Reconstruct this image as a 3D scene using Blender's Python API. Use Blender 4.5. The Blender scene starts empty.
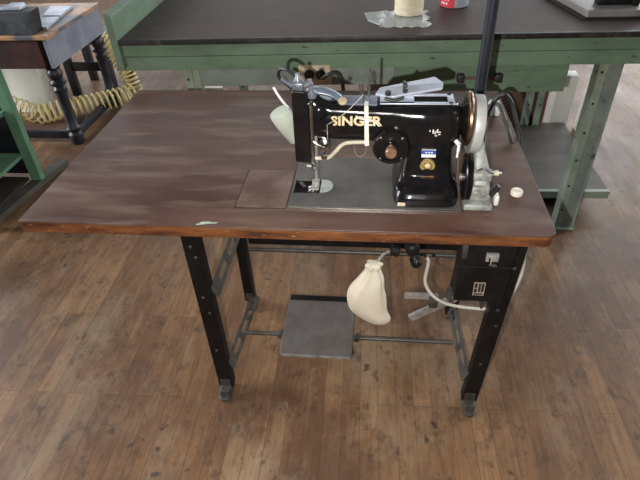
import bpy, bmesh, math, random
from mathutils import Vector, Matrix
random.seed(7)
PI = math.pi
scene = bpy.context.scene
COL = scene.collection

# ------------------------------------------------------------------ camera
CX, CY, CZ = 0.8019, -0.9047, 1.4407
PITCH, YAW, ROLL, FPX = 0.66023, -0.12729, -0.04762, 534.28
fw = Vector((math.sin(YAW)*math.cos(PITCH), math.cos(YAW)*math.cos(PITCH), -math.sin(PITCH)))
rt = fw.cross(Vector((0, 0, 1))).normalized()
up = rt.cross(fw)
c_, s_ = math.cos(ROLL), math.sin(ROLL)
r2 = rt*c_ + up*s_
u2 = up*c_ - rt*s_
cam_data = bpy.data.cameras.new('camera')
cam = bpy.data.objects.new('camera', cam_data)
COL.objects.link(cam)
cam.matrix_world = Matrix(((r2.x, u2.x, -fw.x, CX), (r2.y, u2.y, -fw.y, CY), (r2.z, u2.z, -fw.z, CZ), (0, 0, 0, 1)))
cam_data.sensor_width = 36
cam_data.lens = FPX/640*36
cam_data.clip_start = 0.02
scene.camera = cam

# ------------------------------------------------------------------ light
world = bpy.data.worlds.new('world')
scene.world = world
world.use_nodes = True
bgn = world.node_tree.nodes['Background']
bgn.inputs[0].default_value = (0.95, 0.97, 1.0, 1)
bgn.inputs[1].default_value = 0.03

def area(name, loc, target, sx, sy, power, color):
    d = bpy.data.lights.new(name, 'AREA')
    d.shape = 'RECTANGLE'; d.size = sx; d.size_y = sy; d.energy = power; d.color = color
    o = bpy.data.objects.new(name, d); COL.objects.link(o)
    o.location = loc
    o.rotation_euler = (Vector(target)-Vector(loc)).to_track_quat('-Z', 'Y').to_euler()
    return o
DAY = (0.95, 0.97, 1.0)
for x, p in ((-3.0, 16), (-0.6, 18), (1.8, 22), (4.2, 90)):
    area('window_daylight_back', (x, 6.35, 2.4), (x, 0, 1.9), 1.7, 2.6, p, DAY)
for y, pr_, pl_ in ((0.6, 25, 290), (3.6, 160, 80)):
    area('window_daylight_right', (5.35, y, 2.2), (0, y, 1.4), 1.7, 2.4, pr_, DAY)
    area('window_daylight_left', (-4.35, y, 2.2), (0, y, 1.4), 1.7, 2.4, pl_, DAY)
# the phone's flash, beside the lens
fl = bpy.data.lights.new('camera_flash', 'POINT')
fl.energy = 100; fl.shadow_soft_size = 0.006; fl.color = (1.0, 0.96, 0.90)
flo = bpy.data.objects.new('camera_flash', fl); COL.objects.link(flo)
flo.location = Vector((CX, CY, CZ)) - r2*0.060 - u2*0.050 + fw*0.01

scene.view_settings.view_transform = 'Standard'
scene.view_settings.look = 'None'
scene.view_settings.gamma = 1
scene.view_settings.use_curve_mapping = False
scene.view_settings.exposure = -0.15

# ------------------------------------------------------------------ materials
def new_mat(name):
    m = bpy.data.materials.new(name); m.use_nodes = True
    nt = m.node_tree
    return m, nt, nt.nodes['Principled BSDF']

def worn(name, c1, c2, rough=0.5, metal=0.0, scale=8.0, lo=0.4, hi=0.62, bump=0.05, stretch=(1, 1, 1), rough2=None,
         coat=0.0, spec=None, c3=None, s3=40.0, lo3=.62, hi3=.7):
    """base colour c1 with irregular patches of c2 (wear) and small marks c3"""
    m, nt, b = new_mat(name)
    N, L = nt.nodes, nt.links
    tc = N.new('ShaderNodeTexCoord'); mp = N.new('ShaderNodeMapping'); mp.inputs['Scale'].default_value = stretch
    L.new(tc.outputs['Object'], mp.inputs['Vector'])
    nz = N.new('ShaderNodeTexNoise'); nz.inputs['Scale'].default_value = scale; nz.inputs['Detail'].default_value = 8
    nz.inputs['Roughness'].default_value = 0.65
    L.new(mp.outputs[0], nz.inputs['Vector'])
    rp = N.new('ShaderNodeValToRGB')
    rp.color_ramp.elements[0].position = lo; rp.color_ramp.elements[1].position = hi
    rp.color_ramp.elements[0].color = (*c1, 1); rp.color_ramp.elements[1].color = (*c2, 1)
    L.new(nz.outputs[0], rp.inputs[0])
    out = rp.outputs[0]
    if c3:
        n3 = N.new('ShaderNodeTexNoise'); n3.inputs['Scale'].default_value = s3; n3.inputs['Detail'].default_value = 4
        L.new(mp.outputs[0], n3.inputs['Vector'])
        r3 = N.new('ShaderNodeValToRGB'); r3.color_ramp.elements[0].position = lo3; r3.color_ramp.elements[1].position = hi3
        L.new(n3.outputs[0], r3.inputs[0])
        mx = N.new('ShaderNodeMixRGB'); L.new(r3.outputs[0], mx.inputs[0]); L.new(out, mx.inputs[1]); mx.inputs[2].default_value = (*c3, 1)
        out = mx.outputs[0]
    L.new(out, b.inputs['Base Color'])
    b.inputs['Metallic'].default_value = metal
    b.inputs['Coat Weight'].default_value = coat
    if spec is not None: b.inputs['Specular IOR Level'].default_value = spec
    if rough2 is None:
        b.inputs['Roughness'].default_value = rough
    else:
        mr = N.new('ShaderNodeMapRange'); mr.inputs[1].default_value = lo; mr.inputs[2].default_value = hi
        mr.inputs[3].default_value = rough; mr.inputs[4].default_value = rough2
        L.new(nz.outputs[0], mr.inputs[0]); L.new(mr.outputs[0], b.inputs['Roughness'])
    if bump:
        bp = N.new('ShaderNodeBump'); bp.inputs['Strength'].default_value = bump; bp.inputs['Distance'].default_value = 0.01
        L.new(nz.outputs[0], bp.inputs['Height']); L.new(bp.outputs[0], b.inputs['Normal'])
    return m

def floor_material():
    m, nt, b = new_mat('worn_hardwood_strips')
    N, L = nt.nodes, nt.links
    tc = N.new('ShaderNodeTexCoord')
    mp = N.new('ShaderNodeMapping'); mp.inputs['Rotation'].default_value = (0, 0, math.radians(88.5))
    L.new(tc.outputs['Object'], mp.inputs['Vector'])
    br = N.new('ShaderNodeTexBrick')
    br.offset = 0.37; br.offset_frequency = 2; br.squash = 1.0
    br.inputs['Scale'].default_value = 1.0
    br.inputs['Brick Width'].default_value = 0.95; br.inputs['Row Height'].default_value = 0.056
    br.inputs['Mortar Size'].default_value = 0.0012; br.inputs['Mortar Smooth'].default_value = 0.3
    br.inputs['Color1'].default_value = (0.0, 0.0, 0.0, 1); br.inputs['Color2'].default_value = (1, 1, 1, 1)
    br.inputs['Mortar'].default_value = (0.5, 0.5, 0.5, 1)
    L.new(mp.outputs[0], br.inputs['Vector'])
    tone = N.new('ShaderNodeValToRGB')
    e = tone.color_ramp.elements
    e[0].position = 0.0; e[0].color = (0.19, 0.10, 0.05, 1)
    e[1].position = 1.0; e[1].color = (0.325, 0.190, 0.100, 1)
    a = tone.color_ramp.elements.new(0.45); a.color = (0.225, 0.125, 0.064, 1)
    a = tone.color_ramp.elements.new(0.75); a.color = (0.27, 0.155, 0.080, 1)
    L.new(br.outputs['Color'], tone.inputs[0])
    def noise(scale, stretch, detail=6, rough=.6):
        q = N.new('ShaderNodeMapping'); q.inputs['Scale'].default_value = stretch
        L.new(tc.outputs['Object'], q.inputs['Vector'])
        n = N.new('ShaderNodeTexNoise'); n.inputs['Scale'].default_value = scale; n.inputs['Detail'].default_value = detail
        n.inputs['Roughness'].default_value = rough
        L.new(q.outputs[0], n.inputs['Vector']); return n
    def ramp(src, lo, hi, a=(0, 0, 0, 1), c=(1, 1, 1, 1)):
        r = N.new('ShaderNodeValToRGB'); r.color_ramp.elements[0].position = lo; r.color_ramp.elements[1].position = hi
        r.color_ramp.elements[0].color = a; r.color_ramp.elements[1].color = c
        L.new(src, r.inputs[0]); return r
    def mix(fac, c1, c2, mode='MIX', k=None):
        x = N.new('ShaderNodeMixRGB'); x.blend_type = mode
        if k is not None:
            mm = N.new('ShaderNodeMath'); mm.operation = 'MULTIPLY'; mm.inputs[1].default_value = k
            L.new(fac, mm.inputs[0]); fac = mm.outputs[0]
        L.new(fac, x.inputs[0])
        L.new(c1, x.inputs[1])
        if isinstance(c2, tuple): x.inputs[2].default_value = (*c2, 1)
        else: L.new(c2, x.inputs[2])
        return x.outputs[0]
    grain = noise(14, (6, 0.5, 1), 8, .7)
    g = ramp(grain.outputs[0], .25, .8, (.50, .47, .44, 1), (1.22, 1.18, 1.10, 1))
    one = N.new('ShaderNodeValue'); one.outputs[0].default_value = 1
    col = mix(one.outputs[0], tone.outputs[0], g.outputs[0], 'MULTIPLY')
    # broad worn / dirty zones
    z1 = ramp(noise(2.2, (1, .8, 1), 9, .68).outputs[0], .44, .62)
    col = mix(z1.outputs[0], col, (0.080, 0.040, 0.023), k=.80)
    z2 = ramp(noise(3.1, (1.2, .5, 1), 9, .7).outputs[0], .5, .68)
    col = mix(z2.outputs[0], col, (0.36, 0.28, 0.19), k=.5)
    # scuffs
    s1 = ramp(noise(24, (1, .7, 1), 6, .75).outputs[0], .53, .66)
    col = mix(s1.outputs[0], col, (0.055, 0.032, 0.020), k=.72)
    s2 = ramp(noise(60, (1.6, .35, 1), 4, .7).outputs[0], .55, .7)
    col = mix(s2.outputs[0], col, (0.12, 0.075, 0.045), k=.5)
    # black spots of oil
    vz = N.new('ShaderNodeTexVoronoi'); vz.inputs['Scale'].default_value = 15; vz.inputs['Randomness'].default_value = 1
    wv = noise(9, (1, 1, 1), 3)
    ad = N.new('ShaderNodeMixRGB'); ad.blend_type = 'ADD'; ad.inputs[0].default_value = .14
    L.new(tc.outputs['Object'], ad.inputs[1]); L.new(wv.outputs[1], ad.inputs[2]); L.new(ad.outputs[0], vz.inputs['Vector'])
    sp = ramp(vz.outputs['Distance'], .11, .22, (1, 1, 1, 1), (0, 0, 0, 1))
    zone = ramp(noise(2.6, (1, 1, 1), 4).outputs[0], .50, .58)
    spz = N.new('ShaderNodeMath'); spz.operation = 'MULTIPLY'
    L.new(sp.outputs[0], spz.inputs[0]); L.new(zone.outputs[0], spz.inputs[1])
    col = mix(spz.outputs[0], col, (0.03, 0.025, 0.022), k=.8)
    # seams
    col = mix(br.outputs['Fac'], col, (0.05, 0.03, 0.02), k=.6)
    L.new(col, b.inputs['Base Color'])
    rr = N.new('ShaderNodeMapRange'); rr.inputs[3].default_value = .32; rr.inputs[4].default_value = .62
    L.new(noise(5, (2, .5, 1), 5).outputs[0], rr.inputs[0]); L.new(rr.outputs[0], b.inputs['Roughness'])
    bp = N.new('ShaderNodeBump'); bp.inputs['Strength'].default_value = .25; bp.inputs['Distance'].default_value = .003
    L.new(grain.outputs[0], bp.inputs['Height']); L.new(bp.outputs[0], b.inputs['Normal'])
    return m

M = {}
M['floor'] = floor_material()
M['wall'] = worn('painted_wall', (.42, .42, .39), (.34, .34, .31), .8)
M['frame_paint'] = worn('window_paint', (.5, .5, .48), (.4, .4, .38), .6)
M['table_top'] = worn('table_varnish', (.055, .024, .017), (.120, .068, .050), .36, scale=3.0, lo=.36, hi=.66, bump=.03, stretch=(.7, 3.2, 1),
                      rough2=.52, spec=.38, c3=(.20, .145, .115), s3=7, lo3=.50, hi3=.85)
M['table_edge'] = worn('table_edge_wood', (.055, .018, .008), (.20, .072, .022), .5, scale=9, lo=.36, hi=.66, stretch=(1, 1, 6), c3=(.55, .36, .18), s3=60, lo3=.68, hi3=.75)
M['table_panel'] = worn('panel_varnish', (.075, .038, .026), (.17, .115, .085), .35, scale=9, lo=.38, hi=.66, bump=.03, rough2=.5, c3=(.33, .29, .25), s3=18, lo3=.62, hi3=.72)
M['groove'] = worn('groove_dirt', (.02, .012, .01), (.04, .03, .02), .8)
M['black_iron'] = worn('black_iron', (.005, .005, .0055), (.009, .009, .009), .4, 0, 14, rough2=.55, spec=.22, c3=(.09, .085, .08), s3=90, lo3=.73, hi3=.78)
M['bar_steel'] = worn('dull_steel', (.105, .10, .09), (.05, .047, .042), .45, .35, 12, bump=.08)
M['worn_steel'] = worn('worn_steel', (.42, .41, .39), (.22, .21, .20), .38, .4, 20)
M['pedal'] = worn('treadle_steel', (.16, .145, .135), (.10, .088, .08), .45, .35, 12, lo=.4, hi=.7, bump=.1, rough2=.6)
M['japan'] = worn('black_enamel', (.006, .006, .007), (.011, .010, .010), .16, 0, 30, bump=.02, coat=.0, spec=.42, c3=(.10, .09, .08), s3=120, lo3=.75, hi3=.8)
M['bed'] = worn('bed_plate', (.060, .059, .055), (.14, .132, .12), .40, .2, 7, lo=.36, hi=.7, bump=.02, rough2=.5)
M['chrome'] = worn('bright_steel', (.62, .61, .58), (.4, .39, .37), .22, 1.0, 40)
M['brass'] = worn('worn_brass', (.33, .21, .12), (.16, .10, .065), .3, .9, 25)
M['copper'] = worn('copper_knob', (.42, .25, .16), (.25, .15, .10), .4, .6, 40)
M['gold'] = worn('gold_transfer', (.78, .66, .44), (.62, .50, .30), .5, .1, 60)
M['gold_seal'] = worn('gold_seal', (.42, .30, .09), (.10, .07, .02), .4, .4, 260, lo=.45, hi=.6)
M['alu'] = worn('brushed_aluminium', (.44, .45, .44), (.34, .35, .34), .5, .2, 10, stretch=(1, 1, 6))
M['cast_grey'] = worn('grey_cast_iron', (.33, .35, .33), (.15, .15, .14), .5, .15, 45, lo=.45, hi=.65)
M['rubber'] = worn('black_rubber', (.010, .010, .011), (.02, .02, .02), .5)
M['pole'] = worn('blue_black_paint', (.012, .014, .022), (.022, .024, .03), .35)
M['cream'] = worn('cream_paint', (.62, .56, .43), (.45, .40, .30), .45, 0, 40)
M['lamp_white'] = worn('aged_lamp_white', (.46, .50, .42), (.38, .41, .34), .45)
M['white_plastic'] = worn('white_plastic', (.72, .74, .68), (.62, .64, .58), .45)
M['white_tape'] = worn('white_tape', (.78, .74, .66), (.66, .62, .54), .7)
M['blue'] = worn('blue_print', (.02, .05, .28), (.03, .07, .33), .5)
M['white'] = worn('white_print', (.78, .78, .76), (.7, .7, .68), .6)
M['cloth'] = worn('white_cloth', (.76, .70, .59), (.66, .59, .47), .9, 0, 9, lo=.35, hi=.7, bump=.12)
M['cable_white'] = worn('dull_white_sleeve', (.60, .59, .53), (.44, .43, .38), .6)
M['tan'] = worn('tan_bakelite', (.55, .44, .30), (.42, .33, .22), .5, 0, 40)
M['green'] = worn('green_bench_paint', (.150, .230, .155), (.100, .150, .104), .45, 0, 5, lo=.42, hi=.7, stretch=(1, 1, 3),
                  c3=(.03, .035, .03), s3=22, lo3=.66, hi3=.76)
M['green_bright'] = worn('green_rack_paint', (.145, .30, .185), (.10, .21, .13), .5, 0, 6)
M['green_pale'] = worn('pale_green_steel', (.28, .34, .27), (.18, .22, .18), .45, 0, 9, c3=(.05, .04, .03), s3=30, lo3=.66, hi3=.74)
M['green_grey'] = worn('grey_green_panel', (.235, .275, .245), (.17, .20, .18), .5, 0, 8, c3=(.04, .05, .045), s3=16, lo3=.66, hi3=.72)
M['bench_top'] = worn('dark_bench_board', (.052, .037, .033), (.095, .070, .058), .6, 0, 3, spec=.3, lo=.35, hi=.7, bump=.04, rough2=.66, c3=(.17, .12, .10), s3=9, lo3=.64, hi3=.8)
M['bench_edge'] = worn('dark_edge_strip', (.012, .011, .012), (.05, .045, .04), .5, 0, 30, lo=.5, hi=.7)
M['shelf_board'] = worn('grey_shelf_board', (.105, .098, .08), (.07, .064, .054), .6, 0, 4, stretch=(.4, 2, 1))
M['brown_board'] = worn('brown_hardboard', (.16, .085, .055), (.11, .06, .04), .7)
M['dark_wood'] = worn('black_stained_wood', (.010, .010, .014), (.022, .022, .03), .34, 0, 10, rough2=.5)
M['apron_sheen'] = worn('painted_apron_sheen', (.25, .27, .33), (.17, .185, .23), .34, 0, 5, rough2=.5)  # dark glossy apron, window reflection put into the base colour
M['worn_edge'] = worn('worn_wood_edge', (.12, .12, .14), (.48, .27, .14), .4, 0, 7, lo=.42, hi=.56)
M['red_brown'] = worn('red_brown_wood', (.06, .022, .018), (.03, .014, .013), .5)
M['silver'] = worn('silver_plate_and_sky_sheen', (.54, .59, .68), (.42, .46, .54), .35, .3, 12)  # bare plates; on the machine arm the colour paints the sky's reflection
M['arm_sheen'] = worn('painted_arm_sheen', (.22, .26, .34), (.14, .17, .23), .3, .3, 20)  # painted highlight for the top of the black arm
M['hose'] = worn('yellow_air_hose', (.85, .72, .36), (.75, .62, .28), .4)
M['white_board'] = worn('white_board', (.86, .88, .82), (.78, .80, .74), .6, 0, 3)
M['wax'] = worn('cream_thread', (.76, .68, .50), (.62, .54, .38), .7, 0, 20, stretch=(1, 1, 4), c3=(.25, .2, .14), s3=50, lo3=.68, hi3=.74)
M['red'] = worn('red_print', (.55, .03, .05), (.62, .05, .07), .4)
M['label_silver'] = worn('silver_print', (.45, .50, .54), (.33, .37, .41), .4, .2, 30)
M['slab'] = worn('grey_slab', (.20, .19, .175), (.30, .29, .27), .5, .2, 6)
M['mint'] = worn('mint_paint_smear', (.42, .52, .40), (.30, .36, .28), .7, 0, 60)
M['label_brass'] = worn('label_metal', (.50, .46, .36), (.34, .31, .24), .4, .4, 90)
M['dull_blue'] = worn('dull_blue_steel', (.26, .29, .34), (.14, .15, .18), .4, .5, 30)
M['half_plate'] = worn('slide_steel', (.50, .54, .50), (.38, .41, .38), .4, .3, 30)
M['void'] = worn('painted_well_shade', (.006, .005, .005), (.012, .010, .009), .9, spec=.1)  # flat black stands in for the shade inside the shallow well and slot
m, nt, b = new_mat('clear_plastic_bag')
b.inputs['Base Color'].default_value = (.80, .84, .82, 1); b.inputs['Roughness'].default_value = .25
b.inputs['Alpha'].default_value = .38
M['plastic_bag'] = m
m, nt, b = new_mat('window_glass')
b.inputs['Base Color'].default_value = (.9, .95, 1, 1); b.inputs['Roughness'].default_value = .05
b.inputs['Emission Color'].default_value = (.86, .93, 1, 1); b.inputs['Emission Strength'].default_value = 0.8
M['pane'] = m

# ------------------------------------------------------------------ mesh helpers
def BM(): return bmesh.new()
def bx(bm, lo, hi, bev=0.0, seg=2):
    lo, hi = Vector(lo), Vector(hi)
    r = bmesh.ops.create_cube(bm, size=1)
    vs = r['verts']
    for v in vs:
        v.co = Vector((lo[i] + (v.co[i]+.5)*(hi[i]-lo[i]) for i in range(3)))
    if bev > 0:
        es = {e for v in vs for e in v.link_edges}
        bmesh.ops.bevel(bm, geom=list(es), offset=bev, segments=seg, profile=.5, affect='EDGES')
    return bm
def basis(d):
    d = d.normalized()
    a = Vector((0, 0, 1)) if abs(d.z) < .9 else Vector((1, 0, 0))
    u = d.cross(a).normalized(); return u, d.cross(u)
def tube(bm, pts, r, seg=10, caps=True, flat=1.0):
    pts = [Vector(p) for p in pts]; n = len(pts)
    rs = r if isinstance(r, (list, tuple)) else [r]*n
    rings = []; u = None
    for i, p in enumerate(pts):
        d = (pts[min(i+1, n-1)] - pts[max(i-1, 0)]).normalized()
        if u is None: u, v = basis(d)
        else:
            u = (u - d*u.dot(d)).normalized(); v = d.cross(u)
        rings.append([bm.verts.new(p + u*math.cos(2*PI*k/seg)*rs[i] + v*math.sin(2*PI*k/seg)*rs[i]*flat) for k in range(seg)])
    for a, b_ in zip(rings, rings[1:]):
        for k in range(seg):
            bm.faces.new((a[k], a[(k+1) % seg], b_[(k+1) % seg], b_[k]))
    if caps:
        bm.faces.new(rings[0][::-1]); bm.faces.new(rings[-1])
    return bm
def cyl(bm, p0, p1, r0, r1=None, seg=20): return tube(bm, [p0, p1], [r0, r0 if r1 is None else r1], seg)
def lathe(bm, prof, origin, axis=(0, 0, 1), seg=28):
    """prof: list of (radius, distance along axis); closed ends where radius>0"""
    ax = Vector(axis).normalized(); o = Vector(origin); u, v = basis(ax); rings = []
    for r, h in prof:
        r = max(r, 1e-5)
        rings.append([bm.verts.new(o + ax*h + (u*math.cos(2*PI*k/seg)+v*math.sin(2*PI*k/seg))*r) for k in range(seg)])
    for a, b_ in zip(rings, rings[1:]):
        for k in range(seg): bm.faces.new((a[k], a[(k+1) % seg], b_[(k+1) % seg], b_[k]))
    bm.faces.new(rings[0][::-1]); bm.faces.new(rings[-1])
    return bm
def loft(bm, rings):
    rr = [[bm.verts.new(p) for p in r] for r in rings]; n = len(rr[0])
    for a, b_ in zip(rr, rr[1:]):
        for k in range(n): bm.faces.new((a[k], a[(k+1) % n], b_[(k+1) % n], b_[k]))
    bm.faces.new(rr[0][::-1]); bm.faces.new(rr[-1]); return bm
def sq(t, e):
    c = math.cos(t); return math.copysign(abs(c)**(2/e), c)
def sring(axis, pos, c1, h1, c2, h2, e=4.0, n=32):
    """superellipse ring; axis 'x' -> (y,z) section, 'z' -> (x,y) section"""
    out = []
    for k in range(n):
        t = 2*PI*k/n; a = c1 + h1*sq(t, e); b_ = c2 + h2*sq(t-PI/2, e)
        out.append(Vector((pos, a, b_)) if axis == 'x' else Vector((a, b_, pos)) if axis == 'z' else Vector((a, pos, b_)))
    return out
def prism(bm, poly, off):
    """extrude closed polygon (list of 3D points) by vector"""
    a = [bm.verts.new(Vector(p)) for p in poly]; b_ = [bm.verts.new(Vector(p)+Vector(off)) for p in poly]
    n = len(a)
    bm.faces.new(a[::-1]); bm.faces.new(b_)
    for k in range(n): bm.faces.new((a[k], a[(k+1) % n], b_[(k+1) % n], b_[k]))
    return bm
def spline(pts, n=8):
    P = [Vector(p) for p in pts]; out = []
    for i in range(len(P)-1):
        p0, p1, p2, p3 = P[max(i-1, 0)], P[i], P[i+1], P[min(i+2, len(P)-1)]
        for k in range(n):
            t = k/n
            out.append(.5*((2*p1)+(p2-p0)*t+(2*p0-5*p1+4*p2-p3)*t*t+(3*p1-p0-3*p2+p3)*t**3))
    out.append(P[-1]); return out

MW = {}
def link(name, data, parent, mw):
    o = bpy.data.objects.new(name, data); COL.objects.link(o)
    if parent is not None: o.parent = parent
    MW[o] = mw
    return o
def obj(name, bm, mat, parent=None, smooth=True, world_coords=True, bevel=0.0, angle=35):
    """one mesh object; vertices are given in world space unless world_coords is False (then in the parent's frame)"""
    pm = MW[parent] if parent is not None else None
    bmesh.ops.recalc_face_normals(bm, faces=bm.faces)
    if pm is None:
        c = Vector((0, 0, 0)); n = len(bm.verts)
        xs = [v.co for v in bm.verts]
        base = Vector(((min(p.x for p in xs)+max(p.x for p in xs))/2, (min(p.y for p in xs)+max(p.y for p in xs))/2, min(p.z for p in xs)))
        bm.transform(Matrix.Translation(-base)); mw = Matrix.Translation(base)
    else:
        if world_coords: bm.transform(pm.inverted())
        mw = pm
    me = bpy.data.meshes.new(name); bm.to_mesh(me); bm.free()
    me.materials.append(mat)
    if smooth:
        for p in me.polygons: p.use_smooth = True
        me.set_sharp_from_angle(angle=math.radians(angle))
    o = link(name, me, parent, mw)
    if pm is None: o.location = mw.translation
    if bevel:
        md = o.modifiers.new('bevel', 'BEVEL'); md.width = bevel; md.segments = 2; md.limit_method = 'ANGLE'; md.angle_limit = math.radians(40)
    return o
def tag(o, label, cat=None, group=None, kind=None):
    if label: o['label'] = label
    if cat: o['category'] = cat
    if group: o['group'] = group
    if kind: o['kind'] = kind
    return o
def thing(name, label, cat, loc=(0, 0, 0), rotz=0.0, group=None):
    mw = Matrix.Translation(Vector(loc)) @ Matrix.Rotation(rotz, 4, 'Z')
    o = link(name, None, None, mw); o.location = loc; o.rotation_euler = (0, 0, rotz)
    o.empty_display_size = .05
    return tag(o, label, cat, group)
def struct(name, bm, mat, smooth=False):
    o = obj(name, bm, mat, smooth=smooth); o['kind'] = 'structure'; return o
def text_mesh(body, size, loc, rot, depth, mat, name, parent, bold=0.0, sx=1.0, font_shear=0.0):
    cu = bpy.data.curves.new(name, 'FONT'); cu.body = body; cu.size = size; cu.extrude = depth; cu.offset = bold
    cu.align_x = 'LEFT'; cu.shear = font_shear; cu.resolution_u = 4
    tmp = bpy.data.objects.new('tmp', cu); COL.objects.link(tmp)
    dg = bpy.context.evaluated_depsgraph_get(); dg.update()
    me = bpy.data.meshes.new_from_object(tmp.evaluated_get(dg))
    bpy.data.objects.remove(tmp); bpy.data.curves.remove(cu)
    bm = BM(); bm.from_mesh(me); bpy.data.meshes.remove(me)
    bm.transform(Matrix.Translation(Vector(loc)) @ rot.to_4x4() @ Matrix.Diagonal((sx, 1, 1, 1)))
    return obj(name, bm, mat, parent, smooth=False)
FACE_FRONT = Matrix.Rotation(PI/2, 3, 'X')

# ------------------------------------------------------------------ room shell
bm = BM(); bx(bm, (-4.5, -2.5, -.06), (5.5, 6.5, 0)); struct('floor', bm, M['floor'])
def wall(name, x0, x1, y0, y1, along, openings, h=3.9):
    """wall slab with rectangular openings (s0, s1, z0, z1) along axis"""
    bm = BM(); cuts = sorted(openings)
    s = x0 if along == 'x' else y0; e = x1 if along == 'x' else y1
    def seg(a, b_, z0, z1):
        if b_-a < 1e-4: return
        if along == 'x': bx(bm, (a, y0, z0), (b_, y1, z1))
        else: bx(bm, (x0, a, z0), (x1, b_, z1))
    for a, b_, z0, z1 in cuts:
        seg(s, a, 0, h); seg(a, b_, 0, z0); seg(a, b_, z1, h); s = b_
    seg(s, e, 0, h)
    struct(name, bm, M['wall'])
ob = [(x-.85, x+.85, 1.1, 3.7) for x in (-3.0, -.6, 1.8, 4.2)]
wall('wall_back', -4.5, 5.5, 6.5, 6.62, 'x', ob)
os_ = [(y-.85, y+.85, 1.0, 3.4) for y in (0.6, 3.6)]
wall('wall_right', 5.5, 5.62, -2.5, 6.5, 'y', os_)
wall('wall_left', -4.62, -4.5, -2.5, 6.5, 'y', os_)
k = 1
def window(n, lo, hi, along):
    t = link('window_%d' % n, None, None, Matrix.Identity(4)); t['kind'] = 'structure'
    f = BM(); g = BM(); w = .05
    s0, s1 = (lo[0], hi[0]) if along == 'x' else (lo[1], hi[1])
    z0, z1 = lo[2], hi[2]
    def b_(bm, a0, a1, c0, c1, d=.0):
        if along == 'x': bx(bm, (a0, lo[1]+d, c0), (a1, hi[1]-d, c1))
        else: bx(bm, (lo[0]+d, a0, c0), (hi[0]-d, a1, c1))
    b_(f, s0, s0+w, z0, z1); b_(f, s1-w, s1, z0, z1); b_(f, s0+w, s1-w, z0, z0+w); b_(f, s0+w, s1-w, z1-w, z1)
    sm = (s0+s1)/2; b_(f, sm-.02, sm+.02, z0+w, z1-w)
    for q in (1, 2, 3):
        z = z0+(z1-z0)*q/4; b_(f, s0+w, sm-.02, z-.015, z+.015); b_(f, sm+.02, s1-w, z-.015, z+.015)
    b_(g, s0+w, s1-w, z0+w, z1-w, .035)
    obj('window_frame', f, M['frame_paint'], t, smooth=False); obj('window_pane', g, M['pane'], t, smooth=False)
for a in ob: window(k, (a[0], 6.52, a[2]), (a[1], 6.60, a[3]), 'x'); k += 1
for a in os_:
    window(k, (5.52, a[0], a[2]), (5.60, a[1], a[3]), 'y'); k += 1
    window(k, (-4.60, a[0], a[2]), (-4.52, a[1], a[3]), 'y'); k += 1

# ------------------------------------------------------------------ sewing table
TW, TD, TH = 1.1755, .7526, .76
t = thing('sewing_table', 'long brown wooden industrial sewing table on black iron legs', 'table', (TW/2, TD/2, 0))
TABLE = t
bm = BM()
def rrect(x0, x1, y0, y1, r, z, n=6, corners=(1, 1, 1, 1)):
    out = []
    for q, (cx, cy, a0) in enumerate(((x0, y0, PI), (x1, y0, 1.5*PI), (x1, y1, 0), (x0, y1, .5*PI))):
        rr = r*corners[q]
        ox = cx + (rr if cx == x0 else -rr); oy = cy + (rr if cy == y0 else -rr)
        if rr == 0: out.append(Vector((cx, cy, z))); continue
        for i in range(n+1):
            a = a0 + (PI/2)*i/n
            out.append(Vector((ox+rr*math.cos(a), oy+rr*math.sin(a), z)))
    return out
R_ = rrect(0, TW, 0, TD, .022, .7555, corners=(.15, 1, .3, .3))
prism(bm, R_, (0, 0, .0045))
obj('tabletop', bm, M['table_top'], t, bevel=.0012)
bm = BM()
R_ = rrect(.002, TW-.002, .002, TD-.002, .02, .7285, corners=(.15, 1, .3, .3)); prism(bm, R_, (0, 0, .027))
tag(obj('edge_core', bm, M['table_edge'], t, bevel=.002), 'orange brown bare wood edge under the dark top')
# flush access panel left of the machine bed
bm = BM(); bx(bm, (.483, .074, .760), (.603, .246, .7604)); obj('panel_groove', bm, M['groove'], t, smooth=False)
bm = BM(); bx(bm, (.4855, .0765, .7602), (.6015, .2435, .7612), .0003, 1); tag(obj('access_panel', bm, M['table_panel'], t, smooth=False), 'worn removable wooden panel')
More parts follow.
